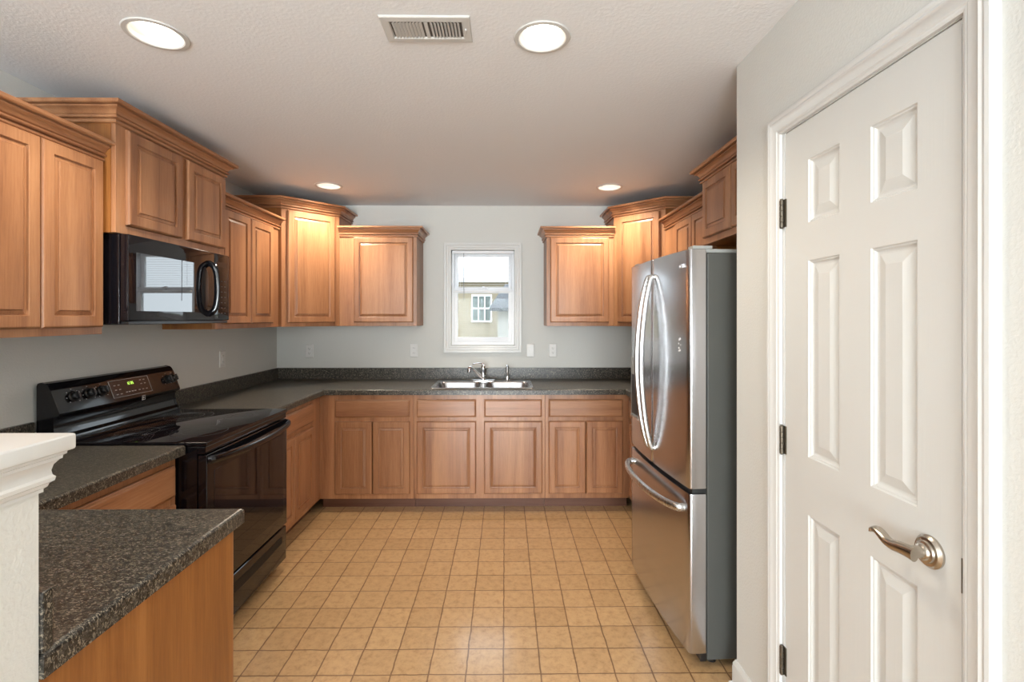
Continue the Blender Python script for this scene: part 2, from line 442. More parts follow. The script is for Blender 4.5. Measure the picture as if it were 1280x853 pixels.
lv = smooth_pts([(XP-.045, 1.015, .9535), (XP-.046, 1.030, .954), (XP-.0475, 1.050, .9525), (XP-.048, 1.070, .9495), (XP-.047, 1.088, .9515), (XP-.046, 1.104, .9585), (XP-.045, 1.118, .9625), (XP-.044, 1.127, .9600), (XP-.0435, 1.129, .9545)], 6)
n = len(lv); rr = []
for i in range(n):
    t = i/(n-1); rr.append(.0125*(1-.35*t)+.001*math.sin(t*6))
lvb = new()
rings = []
for i, p in enumerate(lv):
    dd = (lv[min(i+1, n-1)]-lv[max(i-1, 0)]).normalized(); a = Vector((1, 0, 0)); bb = dd.cross(a).normalized(); a = bb.cross(dd).normalized()
    t = i/(n-1); tz = .0115*(1-t)**.9+.0042; tx = .0100+.0035*t
    rings.append([tuple(p+a*tx*math.cos(2*PI*k/16)+bb*tz*math.sin(2*PI*k/16)) for k in range(16)])
loops(lvb, rings, cap0=True, cap1=True)
obj('lever', lvb, M_nickel, hd, True)

# ------------------------------------------------------------------ kitchen window (window_1)
w = sroot('window_1')
def frame_rect(bm, x0, x1, z0, z1, prof, y):
    """closed rectangular frame facing -y; prof = [(outward offset from opening, thickness towards the room)]"""
    c = [((x0, z0), (-1, -1)), ((x1, z0), (1, -1)), ((x1, z1), (1, 1)), ((x0, z1), (-1, 1))]
    rings = [[(p[0]+m[0]*o, y-t, p[1]+m[1]*o) for o, t in prof] for p, m in c]; rings.append(rings[0])
    loops(bm, rings, closed=True); bmesh.ops.remove_doubles(bm, verts=bm.verts, dist=1e-6); return bm
obj('window_casing', frame_rect(new(), WX0, WX1, WZ0, WZ1, [(0, .0), (0, .010), (.006, .013), (.016, .013), (.022, .017), (.036, .017), (.044, .021), (.060, .021), (.0625, .017), (.0625, 0)], YB), M_trim, w, True)
def rectframe(bm, x0, x1, z0, z1, wl, wr, wb, wt, y0, y1, bev=.0015):
    rbox(bm, x0, x0+wl, y0, y1, z0, z1, bev, 1); rbox(bm, x1-wr, x1, y0, y1, z0, z1, bev, 1)
    rbox(bm, x0+wl, x1-wr, y0, y1, z0, z0+wb, bev, 1); rbox(bm, x0+wl, x1-wr, y0, y1, z1-wt, z1, bev, 1); return bm
fb = rectframe(new(), WX0+.0005, WX1-.0005, WZ0+.0005, WZ1-.0005, .022, .022, .030, .022, YB+.045, YB+.13)
obj('window_frame', fb, M_wtrim, w)
lo = obj('lower_sash', rectframe(new(), -.452, .058, 1.238, 1.722, .030, .030, .040, .052, YB+.052, YB+.078), M_wtrim, w)
up = obj('upper_sash', rectframe(new(), -.452, .058, 1.690, 2.024, .030, .030, .034, .026, YB+.090, YB+.118), M_wtrim, w)
obj('glass_pane', box(-.422, .028, YB+.063, YB+.067, 1.278, 1.670), M_glass, lo)
obj('glass_pane', box(-.422, .028, YB+.102, YB+.106, 1.724, 1.998), M_glass, up)
lk = new(); rbox(lk, -.235, -.155, YB+.040, YB+.052, 1.706, 1.720, .003); lathe(lk, [(.013, YB+.036), (.015, YB+.052)], 20, (-.195, 0, 1.716), 'y'); rbox(lk, -.20, -.165, YB+.034, YB+.040, 1.712, 1.722, .002)
obj('sash_lock', lk, M_wtrim, lo)
obj('sash_lift', box(-.40, .01, YB+.045, YB+.0525, 1.255, 1.262, .001), M_wtrim, lo)

bl = thing('mini_blind', 'white slatted mini blind raised to the upper half of the kitchen window', 'blind', (-.197, YB+.025, 2.04))
obj('headrail', box(-.270, .270, -.016, .013, -.024, .003, .002), M_wtrim, bl)
sl = new()
for k in range(16):
    z = -.040-k*.0195
    addbm(sl, box(-.268, .268, -.0115, .0115, -.0006, .0006), Matrix.Translation((0, 0, z)) @ Matrix.Rotation(math.radians(5), 4, 'X'))
obj('slats', sl, M_wtrim, bl)
obj('bottom_rail', box(-.268, .268, -.010, .010, -.362, -.350, .002), M_wtrim, bl)
obj('tilt_wand', tube(new(), [(-.168, -.020, -.02), (-.168, -.021, -.25), (-.166, -.021, -.44)], .0026, 8), plain('smoked_wand', (.25, .25, .27), .3), bl, True)
for x in (-.2, .2): obj('ladder_cord', tube(new(), [(x, 0, -.02), (x, 0, -.352)], .0009, 5), M_wtrim, bl)
cd = new()
tube(cd, [(.245, -.019, -.02), (.245, -.0195, -.30)], .0012, 6); lathe(cd, [(.001, -.30), (.005, -.325), (.001, -.33)], 8, (.245, -.0195, 0))
obj('cord', cd, M_wtrim, bl)

# patio opening behind the camera and the side window: frames only (unseen, put in as openings for the daylight fill)
w2 = sroot('window_2')
obj('window_frame', rectframe(new(), -1.8495, .7495, .002, 2.0995, .07, .07, .09, .07, YN-.10, YN-.02), M_wtrim, w2)
obj('mullion', box(-.59, -.51, YN-.095, YN-.025, .092, 2.029, .002), M_wtrim, w2)
obj('glass_pane', box(-1.779, -.591, YN-.065, YN-.059, .092, 2.029), M_glass, w2)
obj('glass_pane', box(-.509, .679, YN-.065, YN-.059, .092, 2.029), M_glass, w2)
w3 = sroot('window_3')
fb = new()
for (a, c, e, f) in ((-2.1995, -2.15, .9005, 2.0995), (-.65, -.6005, .9005, 2.0995), (-2.15, -.65, .9005, .95), (-2.15, -.65, 2.05, 2.0995), (-1.42, -1.38, .95, 2.05)):
    rbox(fb, XL-.10, XL-.03, a, c, e, f, .002, 1)
obj('window_frame', fb, M_wtrim, w3)

# ------------------------------------------------------------------ outside
def siding():
    m, nt, b = mat('cream_lap_siding')
    g = nd(nt, 'ShaderNodeNewGeometry'); sp = nd(nt, 'ShaderNodeSeparateXYZ'); nt.links.new(g.outputs['Position'], sp.inputs[0])
    ml = nd(nt, 'ShaderNodeMath', operation='MULTIPLY'); ml.inputs[1].default_value = 8; nt.links.new(sp.outputs[2], ml.inputs[0])
    fr = nd(nt, 'ShaderNodeMath', operation='FRACT'); nt.links.new(ml.outputs[0], fr.inputs[0])
    bump(nt, b, fr.outputs[0], .7, .012)
    b.inputs['Base Color'].default_value = (.37, .315, .225, 1); b.inputs['Roughness'].default_value = .8; return m
M_sid = siding(); M_shg = plaster('grey_shingles', (.10, .105, .115), 25, .8, .02)
nh = thing('neighbor_house', 'cream sided neighbouring house seen through the lower window sash', 'house', (-1.0, 14, -.5))
obj('wall', box(-5, 4.2, 0, 6, 0, 3.02), M_sid, nh)
rb = new()
loops(rb, [[(-5.3, -.35, 2.95), (-5.3, 3, 3.6), (-5.3, 3, 3.72), (-5.3, -.35, 3.07)], [(4.5, -.35, 2.95), (4.5, 3, 3.6), (4.5, 3, 3.72), (4.5, -.35, 3.07)]], cap0=True, cap1=True)
obj('roof', rb, plain('pale_shingles', (.5, .5, .5), .8), nh)
gd = obj('window', box(.03, .62, -.06, .02, 1.82, 2.62, .01), plain('white_grille', (.85, .85, .85), .5), nh)
pn = new()
for i in range(3):
    for j in range(2): rbox(pn, .07+i*.18, .07+i*.18+.145, -.065, -.05, 1.87+j*.37, 1.87+j*.37+.32)
obj('pane', pn, plain('dim_glass', (.12, .15, .14), .3), gd)
gr = thing('garage_wing', 'low white sided garage with dark grey shingle roof beyond the window', 'building', (.62, 11.6, -.5))
obj('wall', box(-.80, 3, 0, 1.8, 0, 2.18), plain('white_siding', (.33, .32, .30), .8), gr)
rb = new()
loops(rb, [[(-.98, -.25, 2.10), (-.62, .9, 2.75), (-.62, 1, 2.82), (-1.0, -.25, 2.18)], [(3.2, -.25, 2.10), (3.2, .9, 2.75), (3.2, 1, 2.82), (3.2, -.25, 2.18)]], cap0=True, cap1=True)
obj('roof', rb, M_shg, gr)
struct('ground', box(-14, 14, -14, 24, -.6, -.5), plaster('dry_lawn', (.22, .21, .14), 12, .4, .02))

# ------------------------------------------------------------------ cabinets
DOOR = [(0, -.004), (.0012, -.0125), (.005, -.0180), (.0085, -.0195), (.0450, -.0195), (.0465, -.0185), (.0475, -.0100), (.0510, -.0090), (.0525, -.0105), (.0640, -.0140), (.0655, -.0130), (.0668, -.0185), (.0685, -.0194)]
DRAW = [(0, -.004), (.001, -.0115), (.005, -.0135), (.008, -.0175), (.0125, -.0195), (.018, -.0195)]
CROWN = [(0,0),(.009,0),(.012,.003),(.012,.010),(.003,.0115),(.003,.017),(.016,.0185),(.019,.022),(.019,.027),(.009,.0285),(.009,.0325),(.014,.036),(.019,.046),(.027,.053),(.037,.057),(.037,.060),(.031,.0615),(.031,.066),(.050,.066),(.0545,.070),(.0545,.082),(0,.082)]
def door(parent, x0, x1, z0, z1):
    return obj('door', panel(new(), x0, x1, z0, z1, DOOR, -.0008), M_woodv, parent)
def drawer(parent, x0, x1, z0, z1, name='drawer'):
    return obj(name, panel(new(), x0, x1, z0, z1, DRAW, -.0008), M_woodh, parent)
def cab(name, label, loc, rotz, wd, dp, z0, z1, doors=(), drawers=(), group=None, stiles=(), rails=(), crown=None, toe=False, fr=.038, cat='cabinet', ctop_z=None):
    """local frame: x along width from 0, front face at y = 0 facing -y, body behind; loc gives front-left floor point"""
    group = group or (BG if toe else UG)
    t = thing(name, label, cat, loc, rotz, group)
    zb = z0
    cb = new()
    rbox(cb, 0.0005, wd-.0005, .0195, dp-.001, zb, ctop_z or z1)
    obj('carcass', cb, M_ven, t)
    ff = new()
    rbox(ff, 0.0005, stiles[0][1] if stiles else fr, 0, .019, zb, z1, .0012, 1)
    rbox(ff, stiles[-1][0] if stiles else wd-fr, wd-.0005, 0, .019, zb, z1, .0012, 1)
    for a, c in (stiles[1:-1] if stiles else ()): rbox(ff, a, c, .0003, .0187, zb+.01, z1-.01)
    x0i = stiles[0][1] if stiles else fr; x1i = stiles[-1][0] if stiles else wd-fr
    for a, c in ([(zb, zb+.036), (z1-.036, z1)]+list(rails)): rbox(ff, x0i, x1i, .0002, .0188, a, c)
    obj('face_frame', ff, M_woodv, t)
    for a in doors: door(t, *a)
    for a in drawers: drawer(t, *a)
    if crown: obj('crown_molding', sweep(new(), crown[0], [(o, z+crown[1]) for o, z in CROWN]), M_woodh, t, True)
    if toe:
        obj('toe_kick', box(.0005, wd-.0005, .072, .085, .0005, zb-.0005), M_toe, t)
    return t
ZB, ZT = 1.384, 2.134         # 30 inch wall cabinets
R90 = PI/2
UG = 'wall cabinets'; BG = 'base cabinets under the dark counter'
XF = -1.692                   # frame face of the left wall cabinets
# --- left wall, nearest (local x -> +Y, local -y -> +X)
cab('wall_cabinet', 'two door wall cabinet on the left wall nearest the camera, left of the microwave', (XF, 1.445, 0), R90, .6155, .307, ZB, ZT,
    doors=[(.030, .3285, 1.413, 2.107), (.3325, .603, 1.413, 2.107)], crown=([(0, 0), (.6155, 0)], 2.108))
XM = -1.638
cab('over_range_cabinet', 'two door wall cabinet standing proud above the black microwave', (XM, 2.0615, 0), R90, .7925, .361, 1.812, 2.300,
    doors=[(.050, .405, 1.851, 2.262), (.443, .778, 1.851, 2.262)], stiles=[(0, .06), (.395, .453), (.755, .7925)],
    crown=([(0, .361), (0, 0), (.7925, 0), (.7925, .361)], 2.271))
cab('wall_cabinet', 'narrow two door wall cabinet between the microwave and the tall left corner cabinet', (XF, 2.855, 0), R90, .790, .307, ZB, ZT,
    doors=[(.060, .3685, 1.413, 2.107), (.3735, .682, 1.413, 2.107)], crown=([(0, 0), (.790, 0)], 2.108), stiles=[(0, .075), (.67, .79)])
# --- diagonal corner cabinets
def diag(name, label, A, B, corner, mirror):
    """A = front vertex near side wall, B = front vertex near far wall"""
    t = thing(name, label, 'cabinet', (0, 0, 0), 0, UG)
    z0, z1 = ZB, 2.300
    xw = corner[0]
    poly = [(xw, A[1]), A, B, (B[0], YB-.001), (xw, YB-.001)]
    if mirror: poly = [(xw, A[1]), (xw, YB-.001), (B[0], YB-.001), B, A]
    # body inset behind the face frame
    a, b2 = Vector(A), Vector(B)
    if mirror: a, b2 = b2, a                     # local x runs so that -y faces the room
    u = (b2-a).normalized(); nrm = Vector((u.y, -u.x)); Lg = (b2-a).length
    obj('carcass', prism(new(), poly, z0, z1), M_ven, t)
    ang = math.atan2(u.y, u.x)
    f = bpy.data.objects.new('face_frame', None)
    bpy.data.objects.remove(f)
    M = Matrix.Translation((a.x+nrm.x*.002, a.y+nrm.y*.002, 0)) @ Matrix.Rotation(ang, 4, 'Z')
    ff = new(); s0 = .046
    rbox(ff, .0005, s0, -.001, .0005, z0, z1); rbox(ff, Lg-s0, Lg-.0005, -.001, .0005, z0, z1); rbox(ff, s0, Lg-s0, -.001, .0005, z0, z0+.036); rbox(ff, s0, Lg-s0, -.001, .0005, z1-.036, z1)
    o = obj('face_frame', ff, M_woodv, t); o.matrix_local = M
    o = door(t, .042, Lg-.042, 1.413, 2.262); o.matrix_local = Matrix.Translation((nrm.x*.002, nrm.y*.002, 0)) @ M
    path = [(xw, A[1]), A, B, (B[0], YB-.001)]
    if mirror: path = [(B[0], YB-.001), B, A, (xw, A[1])]
    obj('crown_molding', sweep(new(), path, [(o_+.001, z+2.271) for o_, z in CROWN]), M_woodh, t, True)
    return t
diag('corner_wall_cabinet', 'taller angled corner wall cabinet left of the window', (-1.672, 3.6475), (-1.349, 3.9685), (XL+.001, YB), False)
diag('corner_wall_cabinet', 'taller angled corner wall cabinet to the right, half behind the fridge top', (1.208, 3.6475), (.888, 3.9685), (XR-.001, YB), True)
# --- far wall
cab('wall_cabinet', 'single door wall cabinet on the far wall just left of the window', (-1.3475, 3.9685, 0), 0, .6275, .3135, ZB, ZT,
    doors=[(.118, .600, 1.413, 2.107)], stiles=[(0, .13), (.588, .6275)], crown=([(0, 0), (.6275, 0), (.6275, .3135)], 2.108))
cab('wall_cabinet', 'single door wall cabinet on the far wall right of the window', (.338, 3.9685, 0), 0, .5485, .3135, ZB, ZT,
    doors=[(.028, .508, 1.413, 2.107)], stiles=[(0, .038), (.495, .5485)], crown=([(0, .3135), (0, 0), (.5485, 0)], 2.108))
# --- right wall (local x -> -Y, local -y -> -X)
cab('wall_cabinet', 'two door wall cabinet on the right wall, low above the fridge and mostly hidden', (1.205, 3.646, 0), -R90, .846, .324, ZB, ZT,
    doors=[(.246, .553, 1.413, 2.107), (.558, .838, 1.413, 2.107)], stiles=[(0, .26), (.82, .846)], crown=([(0, 0), (.846, 0)], 2.108))
cab('over_fridge_cabinet', 'short dark-lit cabinet mounted above the stainless fridge at right', (1.140, 2.797, 0), -R90, .762, .389, 1.868, 2.258,
    doors=[(.035, .374, 1.902, 2.222), (.388, .727, 1.902, 2.222)], crown=([(0, .389), (0, 0), (.762, 0), (.762, .389)], 2.226))

# --- base cabinets
Z0, Z1 = .088, .872
YF = 3.673
D0, D1 = .126, .672; R0, R1 = .703, .835
rail = [(.668, .708)]
cab('base_cabinet', 'two door base cabinet on the far wall, leftmost, with wide blank corner stile', (-1.398, YF, 0), 0, .708, .609, Z0, Z1,
    doors=[(.120, .399, D0, D1), (.403, .682, D0, D1)], drawers=[(.120, .682, R0, R1)], stiles=[(0, .13), (.674, .708)], rails=rail, toe=True)
cab('sink_base_cabinet', 'sink base cabinet with two single doors and two false drawer fronts', (-.6895, YF, 0), 0, .9895, .609, Z0, Z1,
    doors=[(.0235, .4705, D0, D1), (.5305, .9685, D0, D1)], drawers=[(.0235, .4705, R0, R1), (.5305, .9665, R0, R1)],
    stiles=[(0, .034), (.462, .539), (.958, .9895)], rails=rail, toe=True, ctop_z=.722)
cab('base_cabinet', 'two door base cabinet right of the sink, next to the fridge', (.3005, YF, 0), 0, .636, .609, Z0, Z1,
    doors=[(.026, .304, D0, D1), (.310, .588, D0, D1)], drawers=[(.026, .588, R0, R1)], stiles=[(0, .036), (.578, .636)], rails=rail, toe=True)
XB = -1.392
cab('base_cabinet', 'two door base cabinet on the left run between range and corner', (XB, 2.848, 0), R90, .824, .605, Z0, Z1,
    doors=[(.022, .350, D0, D1), (.354, .667, D0, D1)], drawers=[(.022, .667, R0, R1)], stiles=[(0, .034), (.656, .824)], rails=rail, toe=True)
cab('base_cabinet', 'base cabinet under the left counter between the black range and the peninsula', (XB, 1.400, 0), R90, .668, .605, Z0, Z1,
    doors=[(.060, .341, D0, D1), (.345, .650, D0, D1)], drawers=[(.060, .650, R0, R1)], stiles=[(0, .07), (.64, .668)], rails=rail, toe=True)
cab('base_cabinet', 'base cabinet on the right wall, hidden beyond the fridge', (.938, 3.672, 0), -R90, .84, .590, Z0, Z1,
    doors=[(.06, .42, D0, D1), (.425, .80, D0, D1)], drawers=[(.06, .80, R0, R1)], rails=rail, toe=True)
# --- peninsula (faces +Y)
pc = cab('peninsula_cabinet', 'peninsula base cabinet with orange-brown wooden end panel facing the aisle', (-.7555, 1.362, 0), PI, .632, .575, Z0, Z1,
    doors=[(.03, .31, D0, D1), (.315, .60, D0, D1)], drawers=[(.03, .60, R0, R1)], rails=rail, toe=True)
pc2 = obj('end_panel', box(-.0075, 0, .0195, .574, .001, Z1), M_ven, pc)

# ------------------------------------------------------------------ countertops
def slab(bm, outer, inner=None, z0=.8735, z1=.914, bev=.009):
    """polygon slab with rounded upper edge; optional rectangular hole"""
    def ring(pts, z): return [bm.verts.new((x, y, z)) for x, y in pts]
    for z, nm in ((z0, 0), (z1, 1)):
        es = []
        r = ring(outer, z); es += [bm.edges.new((r[i], r[(i+1) % len(r)])) for i in range(len(r))]
        if inner:
            q = ring(inner, z); es += [bm.edges.new((q[i], q[(i+1) % len(q)])) for i in range(len(q))]
        bmesh.ops.triangle_fill(bm, use_beauty=True, edges=es)
        if nm == 0: R0_, Q0_ = r, (q if inner else None)
        else:
            for i in range(len(r)): bm.faces.new((R0_[i], R0_[(i+1) % len(r)], r[(i+1) % len(r)], r[i]))
            if inner:
                for i in range(len(q)): bm.faces.new((Q0_[i], Q0_[(i+1) % len(q)], q[(i+1) % len(q)], q[i]))
            top = [e for e in [bm.edges.get((r[i], r[(i+1) % len(r)])) for i in range(len(r))] if e]
    bmesh.ops.recalc_face_normals(bm, faces=bm.faces)
    bmesh.ops.bevel(bm, geom=top, offset=bev, segments=3, profile=.5, affect='EDGES')
    return bm
SX0, SX1, SY0, SY1 = -.572, .218, 3.678, 4.150
g = .0008
ct = slab(new(), [(XL+g, 2.846), (-1.352, 2.846), (-1.352, 3.640), (.905, 3.640), (.905, 2.835), (XR-g, 2.835), (XR-g, YB-g), (XL+g, YB-g)],
          [(SX0+.015, SY0+.015), (SX1-.015, SY0+.015), (SX1-.015, SY1-.015), (SX0+.015, SY1-.015)])
ctop = tag(obj('countertop', ct, M_cnt), 'dark speckled countertop running round the far wall under the window', 'countertop')
obj('backsplash', prism(new(), [(XL+g, 2.846), (XL+.02, 2.846), (XL+.02, YB-.02), (XR-.02, YB-.02), (XR-.02, 2.835), (XR-g, 2.835), (XR-g, YB-g), (XL+g, YB-g)], .9145, 1.012), M_cnt, ctop)
ct = slab(new(), [(XL+g, .786), (-.738, .786), (-.738, 1.385), (-1.352, 1.385), (-1.352, 2.070), (XL+g, 2.070)])
ct2 = tag(obj('peninsula_countertop', ct, M_cnt), 'dark speckled countertop of the peninsula in the lower left corner', 'countertop')
bs = box(XL+g, XL+.02, .807, 2.070, .9145, 1.012, .003); obj('backsplash', bs, M_cnt, ct2)
obj('backsplash', box(XL+.021, -.740, .786, .806, .9145, 1.012, .003), M_cnt, ct2)

# ------------------------------------------------------------------ half wall with white cap
hw = struct('wall_half', box(XL, -.745, .662, .7845, 0, 1.175), M_wall)
cp = new()
path = [(XL+.002, .6615), (-.7445, .6615), (-.7445, .785), (XL+.002, .785)]
CAPP = [(.0005, 1.172), (.0035, 1.173), (.0035, 1.178), (.007, 1.181), (.0085, 1.186), (.013, 1.189), (.014, 1.195), (.011, 1.199), (.010, 1.206), (.012, 1.215), (.017, 1.222), (.0195, 1.223), (.020, 1.228), (.0235, 1.230), (.0235, 1.2345), (.0005, 1.2345)]
# outward side must be on the right of travel
sweep(cp, path, CAPP)
trim = struct('trim_1', cp, M_trim, smooth=True)
cb = new(); rbox(cb, XL+.002, -.712, .6285, .8175, 1.235, 1.262, .006, 3)
obj('cap_board', cb, M_trim, trim, True)

# ------------------------------------------------------------------ sink and faucet
sk = thing('kitchen_sink', 'stainless double bowl sink set in the far countertop below the window', 'sink', (0, 0, .9145))
def rrect(x0, x1, y0, y1, r, n=5):
    out = []
    for cx, cy, a0 in ((x1-r, y1-r, 0), (x0+r, y1-r, PI/2), (x0+r, y0+r, PI), (x1-r, y0+r, 3*PI/2)):
        for k in range(n+1): a = a0+PI/2*k/n; out.append((cx+r*math.cos(a), cy+r*math.sin(a)))
    return out
sb = new()
# deck: outer rim and two bowl cut-outs
def ring(bm, pts, z): return [bm.verts.new((x, y, z)) for x, y in pts]
def skin(bm, a, b):
    for i in range(len(a)): bm.faces.new((a[i], a[(i+1) % len(a)], b[(i+1) % len(b)], b[i]))
o0 = ring(sb, rrect(SX0, SX1, SY0, SY1, .03), .0003); o1 = ring(sb, rrect(SX0+.004, SX1-.004, SY0+.004, SY1-.004, .028), .006); o2 = ring(sb, rrect(SX0+.014, SX1-.014, SY0+.014, SY1-.014, .022), .0045)
skin(sb, o0, o1); skin(sb, o1, o2)
es = [sb.edges.get((o2[i], o2[(i+1) % len(o2)])) for i in range(len(o2))]
bowls = [(SX0+.030, -.197, SY0+.028, SY1-.085), (-.157, SX1-.030, SY0+.028, SY1-.085)]
br_ = []
for bx in bowls:
    r = ring(sb, rrect(*bx, .06), .0045); es += [sb.edges.get((r[i], r[(i+1) % len(r)])) or sb.edges.new((r[i], r[(i+1) % len(r)])) for i in range(len(r))]; br_.append((bx, r))
bmesh.ops.triangle_fill(sb, use_beauty=True, edges=es)
dead = [f for f in sb.faces if len(f.verts) == 3 and any(bx[0]+.004 < f.calc_center_median().x < bx[1]-.004 and bx[2]+.004 < f.calc_center_median().y < bx[3]-.004 and abs(f.calc_center_median().z-.0045) < 1e-4 and all(v in r for v in f.verts) for bx, r in br_)]
bmesh.ops.delete(sb, geom=dead, context='FACES_ONLY')
obj('deck', sb, M_sink, sk, True)
for bx, r in br_:
    bb = new(); prev = ring(bb, rrect(*bx, .06), .0045)
    for ins, z in ((.003, 0), (.006, -.01), (.010, -.13), (.020, -.165), (.045, -.180), (.075, -.184)):
        q = ring(bb, rrect(bx[0]+ins, bx[1]-ins, bx[2]+ins, bx[3]-ins, max(.06-ins*.1, .03)), z); skin(bb, prev, q); prev = q
    bb.faces.new(prev)
    bo = obj('bowl', bb, M_sink, sk, True)
    obj('drain', lathe(new(), [(.042, -.1835), (.043, -.181), (.038, -.181), (.034, -.1832)], 24, ((bx[0]+bx[1])/2, (bx[2]+bx[3])/2, 0)), M_chrome, bo, True)
fc = thing('kitchen_faucet', 'chrome single lever faucet behind the sink bowls', 'faucet', (-.185, 4.107, .9195))
fp = new(); loops(fp, [[(x, y, z) for x, y in rrect(-.105+i, .105-i, -.026+i, .026-i, .024-i*.6, 6)] for i, z in ((0, 0), (.0, .006), (.004, .010), (.008, .012))], cap0=True, cap1=True)
obj('escutcheon', fp, M_chrome, fc, True)
obj('body', lathe(new(), [(.026, .011), (.024, .022), (.0215, .03), (.021, .085), (.0235, .095), (.0235, .108), (.020, .122), (.012, .133), (.003, .137)], 28), M_chrome, fc, True)
obj('spout', tube(new(), smooth_pts([(-.004, -.012, .020), (-.030, -.045, .052), (-.060, -.085, .088), (-.088, -.122, .118), (-.100, -.138, .124), (-.108, -.150, .121)], 5), [.013]*10+[.0135]*5+[.0145]*11, 16), M_chrome, fc, True)
obj('spout_tip', lathe(new(), [(.0140, .088), (.0150, .092), (.0150, .118), (.011, .123)], 20, (-.108, -.152, 0)), M_chrome, fc, True)
obj('lever', tube(new(), smooth_pts([(.006, .0, .125), (-.002, -.012, .144), (-.03, -.035, .152), (-.065, -.06, .151), (-.083, -.072, .147)], 5), [.012]*4+[.0105]*4+[.008]*5+[.007]*8, 12, .6), M_chrome, fc, True)
sp = thing('side_sprayer', 'small chrome side sprayer standing right of the faucet', 'sprayer', (.017, 4.107, .9195))
obj('base_collar', lathe(new(), [(.022, 0), (.022, .006), (.017, .012), (.016, .030), (.013, .034)], 24), M_chrome, sp, True)
obj('spray_head', lathe(new(), [(.010, .033), (.012, .05), (.0105, .085), (.0125, .105), (.014, .12), (.0125, .130), (.006, .134)], 20), M_chrome, sp, True)
obj('trigger', tube(new(), [(0, -.008, .118), (.005, -.024, .124), (.006, -.030, .119)], [.006, .0055, .004], 10), M_blkm, sp, True)

# ------------------------------------------------------------------ outlets and switch
def outlet(name, label, x, y, z, rotz, kind):
    t = thing(name, label, 'switch' if kind == 'switch' else 'outlet', (x, y, z), rotz, None if kind == 'switch' else 'wall outlets above the counter')
    obj('cover_plate', panel(new(), -.035, .035, -.0575, .0575, [(0, -.002), (.002, -.005), (.005, -.0062)], -.0004), M_plate, t)
    if kind == 'duplex':
        for s in (-1, 1):
            rc = new(); cz = s*.0195
            pts = [(.0165*math.cos(a), max(-.0135, min(.0135, .0165*math.sin(a)))+cz) for a in [2*PI*k/20 for k in range(20)]]
            loops(rc, [[(px, -.0055, pz) for px, pz in pts], [(px, -.0082, pz) for px, pz in pts]], cap0=True, cap1=True)
            r = obj('receptacle', rc, M_plate, t)
            sb2 = new(); rbox(sb2, -.0075, -.0052, -.0086, -.0080, cz-.001, cz+.008); rbox(sb2, .0052, .0075, -.0086, -.0080, cz-.001, cz+.006); lathe(sb2, [(.0024, -.0086), (.0024, -.0080)], 10, (0, 0, cz-.0075), 'y')
            obj('slots', sb2, M_slot, r)
        obj('screw', lathe(new(), [(.003, -.0072), (.003, -.006)], 10, (0, 0, 0), 'y'), M_plate, t)
    elif kind == 'gfci':
        r = obj('receptacle', box(-.0165, .0165, -.0085, -.005, -.033, .033, .001), M_plate, t)
        for cz in (-.022, .022):
            sb2 = new(); rbox(sb2, -.0075, -.0052, -.0090, -.0084, cz-.003, cz+.005); rbox(sb2, .0052, .0075, -.0090, -.0084, cz-.003, cz+.004)
            obj('slots', sb2, M_slot, r)
        obj('reset_button', box(-.008, .008, -.0098, -.0086, .001, .006), M_plate, r); obj('test_button', box(-.008, .008, -.0098, -.0086, -.007, -.002), M_plate, r)
    else:
        obj('toggle', prism(new(), [(-.0055, -.004), (.0055, -.004), (.004, -.016), (-.004, -.016)], -.004, .008), M_plate, t)
        for cz in (-.03, .03): obj('screw', lathe(new(), [(.003, -.0072), (.003, -.006)], 10, (0, 0, cz), 'y'), M_plate, t)
    return t
outlet('wall_outlet', 'white wall outlet on the far wall, nearest the left corner', -1.715, YB, 1.159, 0, 'duplex')
outlet('wall_outlet', 'white wall outlet on the far wall just left of the window', -.801, YB, 1.164, 0, 'gfci')
outlet('light_switch', 'white toggle switch immediately right of the kitchen window', .222, YB, 1.163, 0, 'switch')
outlet('wall_outlet', 'white wall outlet on the far wall right of the light switch', .419, YB, 1.163, 0, 'duplex')
outlet('wall_outlet', 'white wall outlet on the left wall beyond the range', XL, 3.457, 1.160, R90, 'gfci')

# ------------------------------------------------------------------ range
rg = thing('range', 'black freestanding electric range between the left counters', 'stove', (-1.985, 2.0765, 0), R90)
# local: x along Y (0...0.762), front faces -y; depth runs to y=0 at back => local y = -(X+1.985)
RW = .764; fr_ = -.690                              # front of body at X = -1.295
obj('body', box(.002, RW-.002, fr_+.012, -.004, .05, .904, .003), M_blk, rg)
for x in (.05, RW-.05):
    for y in (fr_+.08, -.06): obj('foot', lathe(new(), [(.018, .001), (.018, .012), (.010, .014), (.010, .052)], 14, (x, y, 0)), M_blkm, rg)
ck = obj('cooktop', box(0, RW, fr_-.030, -.100, .9045, .9235, .006, 3), M_blkg, rg, True)
for cx, cy, r in ((.20, fr_+.125, .115), (.20, fr_+.41, .085), (.565, fr_+.125, .085), (.565, fr_+.41, .115)):
    rb = new()
    for r0 in (r, r*.62):
        loops(rb, [[(cx+q*math.cos(2*PI*k/48), cy+q*math.sin(2*PI*k/48), z) for k in range(48)] for q, z in ((r0-.0018, .9236), (r0-.0018, .92385), (r0+.0018, .92385), (r0+.0018, .9236))])
    obj('burner_ring', rb, M_ring, ck)
obj('front_trim', box(.001, RW-.001, fr_-.022, fr_+.012, .872, .904, .004), M_blk, rg)
od = obj('oven_door', box(.003, RW-.003, fr_-.028, fr_+.011, .262, .868, .006, 3), M_blk, rg, True)
obj('oven_window', box(.055, RW-.055, fr_-.0295, fr_-.0275, .33, .79, .0008, 1), M_blkg, od)
